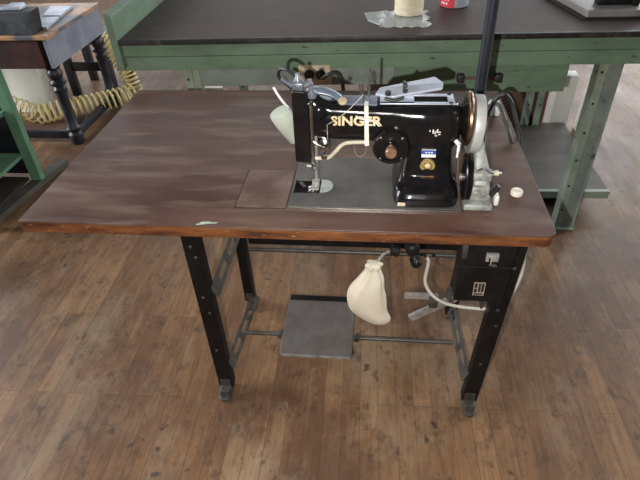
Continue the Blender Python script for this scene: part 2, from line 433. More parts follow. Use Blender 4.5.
# legs
LEGS = [(.335, .344, .127, -1), (1.150, 1.108, .127, 1), (.338, .345, .521, -1), (1.128, 1.090, .521, 1)]
for i, (xt, xb, y, sgn) in enumerate(LEGS):
    bm = BM(); w = .0225; d = .032; th = .0045
    back = 1 if y < .3 else -1
    yf = y - .002*back
    ins = xt < .7                      # side flange on the inner side
    for (za, zb) in ((.7285, .022),):
        xa, xb_ = xt, xb
        def pl(xo0, xo1, ya, yb):
            prism(bm, [(xa+xo0, ya, za), (xa+xo1, ya, za), (xa+xo1, yb, za), (xa+xo0, yb, za)], (xb_-xa, 0, zb-za))
        pl(-w, w, yf, yf+th*back)
        if ins: pl(w-th, w, yf+th*back, yf+d*back)
        else: pl(-w, -w+th, yf+th*back, yf+d*back)
    lg = obj('leg', bm, M['black_iron'], t, smooth=False, bevel=.0012)
    # foot
    bm = BM()
    pf = [(xb+.019*math.cos(a), yf - back*.024 + back*-.020*math.sin(a), .0) for a in [PI*q/10 for q in range(11)]]
    pf += [(xb-.019, yf+back*.032, 0), (xb+.019, yf+back*.032, 0)]
    prism(bm, pf, (0, 0, .012))
    prism(bm, [(xb-.017, yf-back*.001, .012), (xb+.017, yf-back*.001, .012), (xb+.017, yf+back*.006, .012), (xb-.017, yf+back*.006, .012)], (0, 0, .05))
    prism(bm, [(xb-.015, yf-back*.030, .012), (xb+.015, yf-back*.030, .012), (xb+.020, yf-back*.002, .012), (xb-.020, yf-back*.002, .012)], (0, back*.006, .018))
    tag(obj('foot', bm, M['bar_steel'], lg, smooth=False, bevel=.003), 'bare steel toe of the iron leg')
    if y < .3:
        for zz in (.60, .565, .42, .36, .20):
            x_ = xb + (xt-xb)*zz/.7285 + (.006 if zz in (.565, .36) else -.002)
            bm = BM(); lathe(bm, [(.0045, 0), (.0045, .002), (.003, .003)], (x_, yf, zz), (0, -1, 0), 12)
            obj('bolt', bm, M['bar_steel'], lg)
# slotted side bars
def slotted(x, p0, p1, h, slots, tilt=0.0):
    """flat bar in the plane x=const from p0=(y,z) to p1=(y,z)"""
    bm = BM(); a = Vector((0, p0[0], p0[1])); b_ = Vector((0, p1[0], p1[1])); L_ = (b_-a).length; d = (b_-a)/L_; nrm = Vector((0, -d.z, d.y))
    def part(s0, s1, n0, n1):
        q = [a+d*s0*L_+nrm*n0, a+d*s1*L_+nrm*n0, a+d*s1*L_+nrm*n1, a+d*s0*L_+nrm*n1]
        prism(bm, [(x + tilt*n_, v.y, v.z) for v, n_ in zip(q, (n0, n0, n1, n1))], (.004, 0, 0))
    s = 0
    for s0, s1 in slots:
        part(s, s0, -h/2, h/2); part(s0, s1, h*.22, h/2); part(s0, s1, -h/2, -h*.22); s = s1
    part(s, 1, -h/2, h/2)
    return bm
for x in (.372, 1.100):
    tag(obj('side_bar', slotted(x-.0065 if x < .7 else x-.004, (.134, .43), (.516, .43), .036, ((.16, .36), (.44, .64), (.72, .92)), -.5 if x < .7 else .5), M['bar_steel'], t, smooth=False, bevel=.0008), 'slotted grey steel bar')
for x in (.366, 1.084):
    tag(obj('side_bar', slotted(x, (.134, .125), (.52, .055), .034, ((.12, .34), (.4, .6), (.66, .88)), -.55 if x < .7 else .55), M['bar_steel'], t, smooth=False, bevel=.0008), 'slotted grey steel bar')
bm = BM(); bx(bm, (.372, .512, .305), (1.113, .518, .338)); obj('rear_crossbar', bm, M['black_iron'], t, smooth=False, bevel=.001)
bm = BM(); cyl(bm, (.372, .505, .288), (1.098, .505, .288), .0075); tag(obj('rear_rod', bm, M['bar_steel'], t), 'thin grey steel rod')
# treadle
tr = thing('treadle_pedal', 'flat worn grey steel treadle pedal hanging on a thin rod under the table', 'pedal', (.625, .29, .105))
bm = BM()
cyl(bm, (.377, .287, .103), (1.066, .287, .103), .0062)
obj('pivot_rod', bm, M['bar_steel'], tr)
bm = BM()
def ped(x, y, z): return (x, y, z)
R_ = rrect(.511, .742, .198, .455, .012, 0)
top = [Vector((p.x, p.y, .112 + (p.y-.287)*.05)) for p in R_]
prism(bm, top, (0, 0, -.006))
obj('pedal_plate', bm, M['pedal'], tr, bevel=.0015)
bm = BM(); prism(bm, [(.515, .436, .1198), (.738, .436, .1198), (.738, .455, .1210), (.515, .455, .1210)], (0, .001, .004)); tag(obj('heel_rim', bm, M['black_iron'], tr, smooth=False), 'dark raised rim along the back')
bm = BM(); prism(bm, [(.517, .1995, .101), (.738, .1995, .101), (.738, .1995, .110), (.517, .1995, .110)], (0, -.003, 0)); tag(obj('front_rim', bm, M['worn_steel'], tr, smooth=False), 'bright worn front rim')
for xx in (.500, .755):
    bm = BM(); bx(bm, (xx-.008, .277, .092), (xx+.008, .297, .114), .003); obj('pivot_clamp', bm, M['bar_steel'], tr)

# switch box
sb = thing('switch_box', 'black steel motor switch box fixed to the right front leg under the table', 'switch box', (1.065, .10, .49))
bm = BM()
prism(bm, [(.998, .078, .728), (1.132, .078, .728), (1.122, .078, .492), (1.003, .078, .492)], (0, .044, 0))
obj('box', bm, M['black_iron'], sb, smooth=False, bevel=.004)
bm = BM(); bx(bm, (1.000, .0765, .605), (1.127, .0785, .6065)); obj('lid_seam', bm, M['rubber'], sb, smooth=False)
bm = BM(); bx(bm, (1.060, .070, .628), (1.089, .078, .651), .0015); bx(bm, (1.066, .066, .634), (1.083, .071, .645), .001); sw = obj('switch_plate', bm, M['worn_steel'], sb)
bm = BM(); cyl(bm, (1.069, .068, .642), (1.066, .052, .634), .003); cyl(bm, (1.066, .053, .634), (1.082, .052, .633), .003); obj('toggle', bm, M['chrome'], sw)
bm = BM(); bx(bm, (1.046, .0766, .515), (1.073, .078, .557)); dp = tag(obj('data_plate', bm, M['label_brass'], sb, smooth=False), 'small brass data plate')
bm = BM()
for (a, b_, c, d) in ((1.0485, 1.0545, .540, .5545), (1.0485, 1.0545, .5255, .5370), (1.0575, 1.0625, .5275, .5545), (1.0645, 1.0705, .5275, .5545), (1.049, 1.070, .518, .522)):
    bx(bm, (a, .0758, c), (b_, .0768, d))
obj('printing', bm, M['rubber'], dp, smooth=False)
bm = BM(); bx(bm, (1.003, .062, .64), (1.017, .078, .716), .004); tag(obj('strap', bm, M['bar_steel'], sb), 'grey steel mounting strap')

# white sleeved cable
bm = BM(); tube(bm, spline([(.932, .17, .556), (.944, .17, .54), (.941, .17, .47), (.965, .17, .42), (1.01, .175, .385), (1.078, .18, .368), (1.128, .18, .372), (1.168, .18, .41), (1.186, .18, .50), (1.176, .18, .60), (1.160, .18, .7283)], 8), .0043, 10)
tag(obj('sleeved_cable', bm, M['cable_white'], None), 'dull white sleeved cable looping below the black switch box', 'cable')

# Y-shaped steel bracket
yb = thing('lever_bracket', 'bare steel V shaped lever bracket sticking out left of the switch box', 'bracket', (.96, .2, .36))
def flatbar(bm, p0, p1, w, th):
    p0, p1 = Vector(p0), Vector(p1); d = (p1-p0).normalized(); s = Vector((0, 1, 0)); n = d.cross(s).normalized()
    prism(bm, [p0+n*w/2-s*th/2, p0-n*w/2-s*th/2, p1-n*w/2-s*th/2, p1+n*w/2-s*th/2], s*th)
bm = BM(); flatbar(bm, (.912, .185, .315), (1.03, .185, .402), .021, .012); obj('lower_arm', bm, M['worn_steel'], yb, smooth=False, bevel=.001)
bm = BM(); flatbar(bm, (.892, .20, .388), (.985, .20, .388), .017, .010); obj('upper_arm', bm, M['worn_steel'], yb, smooth=False, bevel=.001)
bm = BM(); bx(bm, (.960, .178, .362), (.985, .208, .394), .004); bx(bm, (1.005, .180, .388), (1.034, .212, .418), .004); cyl(bm, (1.015, .178, .408), (1.015, .165, .408), .008); cyl(bm, (1.0340, .196, .402), (1.060, .196, .402), .007); obj('pivot_block', bm, M['bar_steel'], yb)

# knee lifter clamp and rod
kl = thing('knee_lifter', 'black clamp with a bent steel rod under the front of the table', 'knee lifter', (.88, .17, .60))
bm = BM()
lathe(bm, [(.010, 0), (.018, .004), (.018, .026), (.012, .032)], (.895, .165, .60), (.2, -1, -.1))
bx(bm, (.880, .15, .590), (.912, .19, .7283), .004)
lathe(bm, [(.011, 0), (.014, .006), (.013, .026), (.007, .032)], (.905, .160, .565), (.35, -.4, -1))
lathe(bm, [(.010, 0), (.016, .004), (.016, .02), (.010, .024)], (.868, .165, .575), (-1, 0, .25))
obj('clamp', bm, M['black_iron'], kl)
bm = BM(); tube(bm, spline([(.860, .165, .577), (.840, .165, .572), (.822, .17, .550), (.800, .18, .49), (.790, .185, .44)], 6), .0042, 10); obj('bent_rod', bm, M['worn_steel'], kl)
bm = BM(); cyl(bm, (.900, .155, .570), (.936, .16, .562), .004); cyl(bm, (.912, .1505, .562), (.912, .147, .555), .008); tag(obj('set_screw', bm, M['chrome'], kl), 'bright steel set screw')

# white cloth pouch
bm = BM(); rings = []
prof = [(.578, .012, .806, .9), (.570, .027, .803, .8), (.560, .018, .802, .9), (.548, .022, .800, .8), (.52, .036, .797, .7), (.49, .047, .796, .62), (.46, .053, .796, .55), (.43, .054, .798, .5), (.40, .051, .804, .45), (.375, .044, .812, .42), (.355, .031, .820, .40), (.346, .012, .823, .40)]
prof = [(z-.042, r*(.95 if z > .54 else 1.0), cx+(.000 if z > .5 else -.012 if z > .39 else .002), f) for z, r, cx, f in prof]
for j, (z, r, cx, f) in enumerate(prof):
    rg = []
    for q in range(36):
        a = 2*PI*q/36
        fold = 1 + .17*math.sin(a*6+.6)*(1-min(1, max(0, (.56-z)/.2))) + .03*math.sin(a*9+j*.25) + .03*math.sin(a*4-j*.5) + .03*math.sin(a*3+z*50)
        rg.append(Vector((cx+r*fold*math.cos(a), .165+r*f*fold*math.sin(a), z)))
    rings.append(rg)
loft(bm, rings[::-1])
o = obj('cloth_pouch', bm, M['cloth'], None, angle=80)
tag(o, 'white cloth pouch hanging from the bent rod under the table', 'pouch')
mds = o.modifiers.new('sub', 'SUBSURF'); mds.levels = 1; mds.render_levels = 2

# white plastic cap and mint smear
bm = BM(); lathe(bm, [(.0115, 0), (.0135, .001), (.0135, .010), (.0115, .0125), (.007, .0125), (.006, .011)], (1.121, .155, .76), (0, 0, 1)); o = obj('bottle_cap', bm, M['white_tape'], None)
tag(o, 'small white plastic cap lying on the right end of the table', 'cap')
bm = BM(); pts = []
for q in range(22):
    a = 2*PI*q/22; r = 1+.35*math.sin(3*a+1)+.2*math.sin(5*a); pts.append((.434+.016*r*math.cos(a)+.010*math.sin(a), .012+.0055*r*math.sin(a), .7601))
prism(bm, pts, (0, 0, .0006)); tag(obj('paint_smear', bm, M['mint'], TABLE, smooth=False), 'pale green paint smear on the front edge')

# ------------------------------------------------------------------ sewing machine
sm = thing('sewing_machine', 'black industrial sewing machine with gold lettering set into the table', 'sewing machine', (.80, .19, .76))
bm = BM()
def bedring(z, ins=0): return rrect(.607+ins, .990-ins, .079+ins, .302-ins, .014, z)
# bed as frame around the needle opening
ox0, ox1, oy0, oy1 = .6115, .6725, .135, .193
bx(bm, (.607, .079, .7605), (.990, oy0, .7655), .0015); bx(bm, (.607, oy1, .7605), (.990, .302, .7655), .0015)
bx(bm, (.607, oy0, .7605), (ox0, oy1, .7655)); bx(bm, (ox1, oy0, .7605), (.990, oy1, .7655))
obj('bed', bm, M['bed'], sm, smooth=False)
bm = BM(); bx(bm, (.6065, .0760, .7602), (.9905, .0792, .7650), .0006); tag(obj('bed_rim', bm, M['chrome'], sm, smooth=False), 'bright worn rim along the front of the bed')
bm = BM(); bx(bm, (ox0, oy0, .7602), (ox1, oy1, .7612)); hk = tag(obj('hook_well', bm, M['void'], sm, smooth=False), 'dark opening over the hook')
bm = BM(); bx(bm, (.644, .139, .7612), (.668, .166, .7650), .001); lathe(bm, [(.009, 0), (.009, .002), (.004, .003)], (.656, .153, .765)); bx(bm, (.650, .150, .7650), (.665, .162, .7690), .0005)
obj('needle_plate', bm, M['chrome'], hk)
bm = BM(); prism(bm, [(.618, .183, .7612), (.625, .186, .7612), (.639, .165, .7612), (.632, .160, .7612)], (0, 0, .003)); obj('hook_finger', bm, M['chrome'], hk)
bm = BM(); pts = [(.6735, .137, .7655), (.6735, .193, .7655)] + [(.682+.020*math.sin(a), .165+.027*math.cos(a), .7655) for a in [PI*q/10 for q in range(11)]]
prism(bm, pts, (0, 0, .0012)); tag(obj('slide_plate', bm, M['half_plate'], sm, smooth=False), 'pale half round steel slide plate')

# body: arm + pillar + head, fused
bm = BM()
SX = lambda x, zc, hz, yc, hy, e=4: sring('x', x, yc, hy, zc, hz, e)
loft(bm, [SX(.628, .925, .052, .190, .030), SX(.636, .925, .060, .190, .034), SX(.668, .927, .060, .190, .034), SX(.676, .930, .050, .190, .034),
          SX(.700, .928, .042, .190, .035), SX(.78, .926, .041, .190, .036), SX(.83, .924, .044, .190, .040), SX(.865, .920, .050, .190, .046, 3.4),
          SX(.90, .915, .056, .190, .050, 3.4), SX(.955, .915, .055, .190, .048, 3.2), SX(.972, .918, .046, .190, .040, 2.6), SX(.980, .920, .034, .190, .030, 2.2)])
SZ = lambda z, x0, x1, y0, y1, e=4: sring('z', z, (x0+x1)/2, (x1-x0)/2, (y0+y1)/2, (y1-y0)/2, e)
loft(bm, [SZ(.765, .842, .985, .084, .280, 6), SZ(.770, .840, .986, .082, .281, 6), SZ(.786, .841, .985, .083, .280, 5), SZ(.798, .845, .981, .091, .272, 5), SZ(.805, .850, .976, .108, .262),
          SZ(.820, .854, .972, .126, .252), SZ(.85, .860, .969, .134, .245), SZ(.90, .864, .968, .142, .238), SZ(.93, .872, .960, .150, .230)])
tmpo = bpy.data.objects.new('tmp', bpy.data.meshes.new('tmp')); bmesh.ops.recalc_face_normals(bm, faces=bm.faces); bm.to_mesh(tmpo.data); bm.free(); COL.objects.link(tmpo)
md = tmpo.modifiers.new('r', 'REMESH'); md.mode = 'VOXEL'; md.voxel_size = .0026
md = tmpo.modifiers.new('s', 'SMOOTH'); md.factor = .6; md.iterations = 6
dg = bpy.context.evaluated_depsgraph_get(); dg.update()
me = bpy.data.meshes.new_from_object(tmpo.evaluated_get(dg)); bpy.data.objects.remove(tmpo)
bm = BM(); bm.from_mesh(me); bpy.data.meshes.remove(me)
obj('body', bm, M['japan'], sm, angle=180)
# flat top of the black arm, window reflection painted in blue grey
bm = BM(); loft(bm, [SX(.726, .9695, .0035, .190, .022), SX(.80, .9685, .0035, .190, .024)]); obj('arm_cover', bm, M['arm_sheen'], sm)
bm = BM(); tube(bm, spline([(.655, .19, .989), (.675, .19, .991), (.700, .19, .985), (.722, .19, .972)], 6), [.015]*6+[.015]*12+[.011], 14, flat=.5); obj('arm_nose', bm, M['arm_sheen'], sm)
# oil opening frame, sky reflection painted into its pale colour
bm = BM(); z0 = .9705
R_o = rrect(.806, .958, .168, .214, .020, z0); R_i = rrect(.850, .944, .181, .200, .008, z0)
bx(bm, (.806, .164, z0), (.958, .174, z0+.003), .001); bx(bm, (.806, .207, z0), (.958, .217, z0+.003), .001)
bx(bm, (.948, .164, z0), (.962, .217, z0+.003), .001); bx(bm, (.806, .166, z0), (.878, .215, z0+.003), .001)
obj('top_frame', bm, M['silver'], sm)
bm = BM(); bx(bm, (.878, .174, z0-.002), (.948, .207, z0+.0008)); obj('top_slot', bm, M['void'], sm, smooth=False)
# tilted take-up cover plate, its paleness is a painted sky reflection
bm = BM()
prism(bm, [(.795, .196, .976), (.830, .170, .981), (.935, .190, .992), (.938, .206, .997), (.920, .222, 1.004), (.805, .216, .982)], (0, .0, .006))
lc = tag(obj('top_lever', bm, M['silver'], sm, smooth=False, bevel=.002), 'lever plate lying on the arm, sky reflection painted pale')
bm = BM(); bx(bm, (.853, .182, .984), (.861, .206, 1.007), .002); cyl(bm, (.857, .181, .998), (.857, .170, .998), .005); tube(bm, [(.815, .165, .984), (.835, .163, .980), (.855, .168, .985)], .0035); lathe(bm, [(.006, 0), (.006, .008)], (.822, .178, .986)); obj('lever_screw', bm, M['rubber'], lc)

# face plate (black slab at the head)
bm = BM(); prism(bm, [(.620, .150, .838), (.655, .150, .834), (.655, .150, .998), (.650, .150, 1.004), (.626, .150, 1.006), (.620, .150, 1.0)], (0, .062, 0))
obj('face_plate', bm, M['japan'], sm, smooth=False, bevel=.003)
# fittings on top of the head
bm = BM()
bx(bm, (.622, .155, 1.003), (.646, .178, 1.020), .003); lathe(bm, [(.008, 0), (.008, .006), (.005, .012), (.004, .02)], (.634, .165, 1.018)); cyl(bm, (.622, .168, 1.010), (.598, .175, 1.022), .0055, .004)
lathe(bm, [(.009, 0), (.011, .004), (.011, .012), (.006, .018)], (.662, .165, .985)); cyl(bm, (.662, .165, .99), (.659, .165, 1.025), .005)
cyl(bm, (.648, .163, 1.012), (.664, .163, 1.020), .006)
obj('head_fittings', bm, M['dull_blue'], sm)
# needle bar, presser bar, foot
bm = BM(); cyl(bm, (.6620, .146, .985), (.6620, .146, .83), .0035); cyl(bm, (.6620, .146, .83), (.6600, .150, .795), .0022); cyl(bm, (.6600, .150, .795), (.6590, .152, .773), .0009)
bx(bm, (.656, .141, .822), (.668, .152, .838), .0015)
obj('needle_bar', bm, M['chrome'], sm)
bm = BM(); cyl(bm, (.6680, .158, .90), (.6650, .160, .785), .003); bx(bm, (.655, .146, .7790), (.672, .166, .7865), .002); bx(bm, (.652, .140, .7695), (.671, .158, .7730), .001); cyl(bm, (.665, .158, .781), (.663, .152, .772), .003); cyl(bm, (.644, .155, .826), (.662, .155, .824), .0045)
bx(bm, (.660, .150, .800), (.668, .164, .825), .001)
obj('presser_foot', bm, M['worn_steel'], sm)
# round head casting highlight and thread guide
bm = BM(); lathe(bm, [(.016, 0), (.016, .003), (.010, .007), (.005, .008)], (.678, .157, .956), (.15, -1, .1)); obj('head_boss', bm, M['japan'], sm)
bm = BM(); lathe(bm, [(.012, 0), (.014, .003), (.014, .006), (.004, .008)], (.694, .154, .935), (0, -1, .1)); obj('take_up_hub', bm, M['japan'], sm)
# tension unit
bm = BM()
lathe(bm, [(.013, 0), (.013, .002), (.006, .004), (.006, .006), (.013, .008), (.013, .010), (.006, .014), (.007, .022), (.005, .026)], (.688, .155, .884), (.1, -1, 0))
lathe(bm, [(.007, 0), (.007, .010), (.004, .012)], (.687, .142, .862), (0, -1, -.2))
tube(bm, spline([(.676, .142, .905), (.690, .140, .903), (.697, .140, .890), (.691, .138, .873), (.680, .139, .872)], 5), .0013, 6)
tube(bm, spline([(.664, .142, .895), (.672, .140, .889), (.682, .140, .884)], 5), .0016, 6)
obj('tension_unit', bm, M['chrome'], sm)
bm = BM(); tube(bm, [(.695, .143, .935), (.695, .143, .890)], .0009, 6); tube(bm, spline([(.697, .146, .934), (.730, .150, .955), (.765, .165, .985), (.770, .17, .992)], 5), .0009, 6); obj('thread', bm, M['label_brass'], sm); bm = BM(); tube(bm, spline([(.752, .143, .885), (.757, .142, .865), (.768, .142, .858), (.778, .142, .870), (.779, .142, .886)], 5), .0005, 5); obj('loose_thread', bm, M['label_brass'], sm)
bm = BM(); lathe(bm, [(.008, 0), (.0095, .002), (.0095, .005), (.006, .007)], (.7265, .172, .9725), (0, -.6, 1)); tag(obj('thread_guide_disc', bm, M['tan'], sm), 'small tan guide disc on the arm')
bm = BM(); tube(bm, spline([(.771, .175, .968), (.770, .17, .99), (.768, .17, 1.012), (.763, .17, 1.013), (.765, .17, .997), (.774, .17, .982)], 5), .0015, 6); cyl(bm, (.782, .205, .968), (.783, .205, 1.033), .0025); obj('thread_guide_wire', bm, M['bar_steel'], sm)
# cream presser lifting arm
bm = BM(); tube(bm, spline([(.664, .150, .849), (.680, .150, .849), (.697, .150, .852), (.712, .150, .867), (.726, .150, .883), (.745, .150, .889), (.784, .150, .890)], 6), .0046, 12); obj('lifting_arm', bm, M['cream'], sm)
# white tape and loop
bm = BM(); prism(bm, [(.7735, .152, .974), (.782, .152, .974), (.785, .148, .884), (.7755, .148, .884)], (0, -.003, 0)); prism(bm, [(.7735, .150, .972), (.782, .150, .972), (.782, .17, .974), (.7735, .17, .974)], (0, 0, .002))
tag(obj('tape_strip', bm, M['white_tape'], sm, smooth=False), 'strip of white tape hanging over the arm')
bm = BM(); tube(bm, spline([(.756, .1465, .953), (.765, .1455, .948), (.790, .1455, .944), (.806, .144, .932)], 6), [.0035]*18+[.004], 8, flat=.5); tag(obj('tape_tie', bm, M['white_tape'], sm), 'white tie crossing the tape')
# lettering
bm = BM()
text_mesh('SINGER', .0290, (.7020, .1500, .9300), FACE_FRONT, .0009, M['gold'], 'lettering', sm, bold=.0009, sx=1.12)
# dial with copper knob
bm = BM()
lathe(bm, [(.034, 0), (.040, .003), (.040, .016), (.0365, .021), (.030, .021), (.029, .018), (.014, .018), (.014, .021)], (.8325, .150, .886), (0, -1, 0), 40); dl = obj('dial', bm, M['japan'], sm)
bm = BM(); lathe(bm, [(.0095, 0), (.0095, .012), (.0125, .014), (.0125, .024), (.0105, .027)], (.8325, .132, .886), (0, -1, 0), 24); tag(obj('dial_knob', bm, M['copper'], dl), 'copper coloured centre knob')
bm = BM()
for a in (2.3, .8, -.8, -2.3):
    bm = BM(); lathe(bm, [(.0028, 0), (.0028, .0012), (.001, .002)], (.8325+.0335*math.cos(a), .129, .886+.0335*math.sin(a)), (0, -1, 0), 10); obj('dial_screw', bm, M['chrome'], dl)
# labels on the pillar
bm = BM(); prism(bm, [(.8985, .1345, .8655), (.9285, .1345, .8655), (.9285, .1365, .8825), (.8985, .1365, .8825)], (0, -.004, 0)); lb = tag(obj('pillar_label', bm, M['white'], sm, smooth=False), 'small blue and white sticker')
bm = BM(); prism(bm, [(.8985, .1300, .8735), (.9285, .1300, .8735), (.9285, .1312, .8825), (.8985, .1312, .8825)], (0, -.0006, 0)); obj('label_band', bm, M['blue'], lb, smooth=False)
bm = BM()
for q in range(3): bx(bm, (.906+q*.006, .1288, .8765), (.9095+q*.006, .1296, .8795))
obj('label_marks', bm, M['white'], lb, smooth=False)
bm = BM(); lathe(bm, [(.0165, 0), (.0165, .002), (.0145, .0026)], (.9135, .1335, .8440), (0, -1, .06), 32); sl = tag(obj('gold_seal', bm, M['gold_seal'], sm), 'round gold seal')
bm = BM()
for q in range(24):
    a = 2*PI*q/24; lathe(bm, [(.0009, 0), (.0009, .0006)], (.9135+.0125*math.cos(a), .1308, .8442+.0125*math.sin(a)), (0, -1, 0), 6)
lathe(bm, [(.006, 0), (.005, .0007)], (.9135, .1308, .8442), (0, -1, 0), 16); obj('seal_relief', bm, M['gold'], sl)
bm = BM(); bx(bm, (.9000, .1225, .8165), (.9290, .1290, .8235), .001); tag(obj('number_plate', bm, M['brass'], sm, smooth=False), 'narrow brass number plate')
bm = BM()
for (a, c, w, h) in ((.918, .917, .0025, .009), (.9225, .920, .006, .002), (.9225, .915, .002, .008), (.927, .918, .0025, .009), (.9305, .9195, .0045, .002), (.9305, .914, .0045, .0022), (.9235, .911, .005, .0018)):
    bx(bm, (a, .1405, c), (a+w, .1432, c+h))
for (a, c) in ((.903, .920), (.907, .916), (.9115, .921)): bx(bm, (a, .1405, c), (a+.002, .1432, c+.004))
tag(obj('chipped_marking', bm, M['white'], sm, smooth=False), 'chipped white marking on the pillar')
bm = BM(); lathe(bm, [(.004, 0), (.005, .002), (.005, .008), (.003, .011)], (.864, .128, .786), (-.1, -1, 0), 14)
obj('base_screw', bm, M['chrome'], sm)
bm = BM(); bx(bm, (.851, .0785, .772), (.868, .0825, .780), .001); tag(obj('base_tag', bm, M['cream'], sm), 'small pale tag low on the base')
bm = BM(); cyl(bm, (.976, .140, .890), (.974, .130, .880), .0032); cyl(bm, (.974, .130, .880), (.973, .128, .868), .0024); cyl(bm, (.970, .15, .896), (.977, .141, .891), .005); tag(obj('side_peg', bm, M['white'], sm), 'small white peg beside the hand wheel')
# hand wheel
bm = BM(); WX, WY, WZ = .985, .195, .926
lathe(bm, [(.028, -.006), (.038, 0), (.048, .004), (.048, .010), (.042, .014)], (WX, WY, WZ), (1, 0, 0), 40); hw = obj('handwheel', bm, M['japan'], sm)
bm = BM(); lathe(bm, [(.046, 0), (.0535, .001), (.058, .004), (.059, .008), (.056, .012), (.046, .012)], (WX+.004, WY, WZ), (1, 0, 0), 48); tag(obj('wheel_rim', bm, M['brass'], hw), 'worn brass coloured rim')
bm = BM(); lathe(bm, [(.050, 0), (.0628, .0), (.0632, .001), (.0632, .019), (.0628, .020), (.050, .020), (.020, .018)], (WX+.0175, WY-.004, WZ-.010), (1, 0, -.06), 56); tag(obj('wheel_drum', bm, M['alu'], hw), 'wide bright aluminium drum')
bm = BM(); lathe(bm, [(.018, 0), (.018, .008), (.014, .012), (.008, .014)], (WX+.0365, WY, WZ), (1, 0, 0), 28); tag(obj('wheel_cap', bm, M['worn_steel'], hw), 'steel nut at the end of the shaft')

# ------------------------------------------------------------------ drive unit right of machine
du = thing('drive_unit', 'grey cast iron drive bracket with a black pulley below the hand wheel', 'drive unit', (1.03, .13, .76))
bm = BM()
bx(bm, (.995, .084, .7605), (1.056, .168, .775), .003); bx(bm, (1.008, .098, .775), (1.048, .160, .812), .006)
loft(bm, [sring('z', .805, 1.030, .021, .135, .030), sring('z', .84, 1.029, .017, .145, .026), sring('z', .875, 1.024, .011, .17, .018), sring('z', .905, 1.020, .007, .185, .012)])
lathe(bm, [(.014, 0), (.014, .045)], (1.004, .122, .829), (1, 0, 0)); lathe(bm, [(.010, 0), (.010, .004)], (1.020, .098, .793), (0, -1, 0), 16); lathe(bm, [(.010, 0), (.010, .004)], (1.038, .098, .790), (0, -1, 0), 16)
obj('bracket', bm, M['cast_grey'], du, bevel=.001)
bm = BM(); lathe(bm, [(.012, -.002), (.030, 0), (.049, .001), (.051, .003), (.051, .005), (.046, .008), (.051, .011), (.051, .013), (.040, .015)], (.989, .118, .826), (1, 0, 0), 44); pu = obj('pulley', bm, M['japan'], du)
bm = BM(); lathe(bm, [(.008, -.004), (.008, .004)], (.985, .118, .826), (1, 0, 0), 16); obj('pulley_hub', bm, M['worn_steel'], pu)
bm = BM(); lathe(bm, [(.005, 0), (.005, .010), (.0065, .011), (.0065, .017), (.0025, .018), (.0025, .024)], (1.047, .122, .834), (1, 0, .05), 16); tag(obj('spindle', bm, M['cream'], du), 'pale spindle tip')
bm = BM(); lathe(bm, [(.016, 0), (.016, .006), (.008, .008)], (1.0490, .132, .789), (1, 0, 0), 20); lathe(bm, [(.006, 0), (.006, .03)], (1.056, .118, .780), (.5, -.1, 1), 12); obj('side_screw', bm, M['rubber'], du)
bm = BM(); tube(bm, spline([(1.018, .114, .845), (1.030, .110, .852), (1.042, .108, .845), (1.052, .114, .838)], 5), .002, 6); obj('spring_wire', bm, M['bar_steel'], du)
bm = BM(); bx(bm, (1.0620, .104, .7605), (1.073, .126, .786), .004); tag(obj('end_cap', bm, M['white_plastic'], du), 'white plastic end cap')
# belt: dark strap between machine and pulley
bm = BM(); prism(bm, [(.9800, .192, .885), (.9800, .172, .875), (.9870, .172, .768), (.9870, .190, .768)], (.003, 0, 0)); tag(obj('belt', bm, M['brown_board'], du, smooth=False), 'brown leather belt')

# lamp at the left of the head
lp = thing('machine_lamp', 'small white conical lamp shade tilted at the left of the machine head', 'lamp', (.59, .24, .86))
bm = BM(); axis = Vector((-.44, -.12, 1)).normalized(); o_ = Vector((.612, .235, .848))
lathe(bm, [(.012, 0), (.0165, .004), (.0195, .02), (.025, .055), (.026, .080), (.024, .086), (.012, .088)], o_, axis, 32); obj('lamp_shade', bm, M['lamp_white'], lp)
bm = BM(); tube(bm, spline([(.600, .210, .945), (.594, .205, .955), (.583, .205, .972), (.572, .21, .990)], 6), [.0052]*18+[.003], 10, flat=.5); tag(obj('pull_strip', bm, M['white_plastic'], lp), 'thin white curved strip')
bm = BM(); tube(bm, spline([(.612, .24, .86), (.614, .236, .90), (.612, .236, .95)], 4), .006, 10); cyl(bm, (.612, .236, .90), (.624, .21, .90), .006); obj('lamp_arm', bm, M['rubber'], lp)
bm = BM(); tube(bm, spline([(.620, .23, 1.006), (.600, .24, 1.018), (.580, .26, 1.010), (.574, .28, .985), (.592, .30, .955), (.62, .31, .92), (.63, .31, .86), (.64, .31, .766)], 6), .004, 8); obj('lamp_cord', bm, M['rubber'], lp)

# pole
pl = thing('thread_stand_pole', 'tall blue black pole standing on the table behind the hand wheel', 'pole', (1.052, .40, .76))
bm = BM(); cyl(bm, (1.052, .40, .775), (1.052, .40, 1.62), .0135, seg=24); obj('pole', bm, M['pole'], pl)
bm = BM(); lathe(bm, [(.036, 0), (.036, .006), (.020, .010), (.018, .035), (.0137, .036)], (1.052, .40, .76)); obj('flange', bm, M['rubber'], pl)

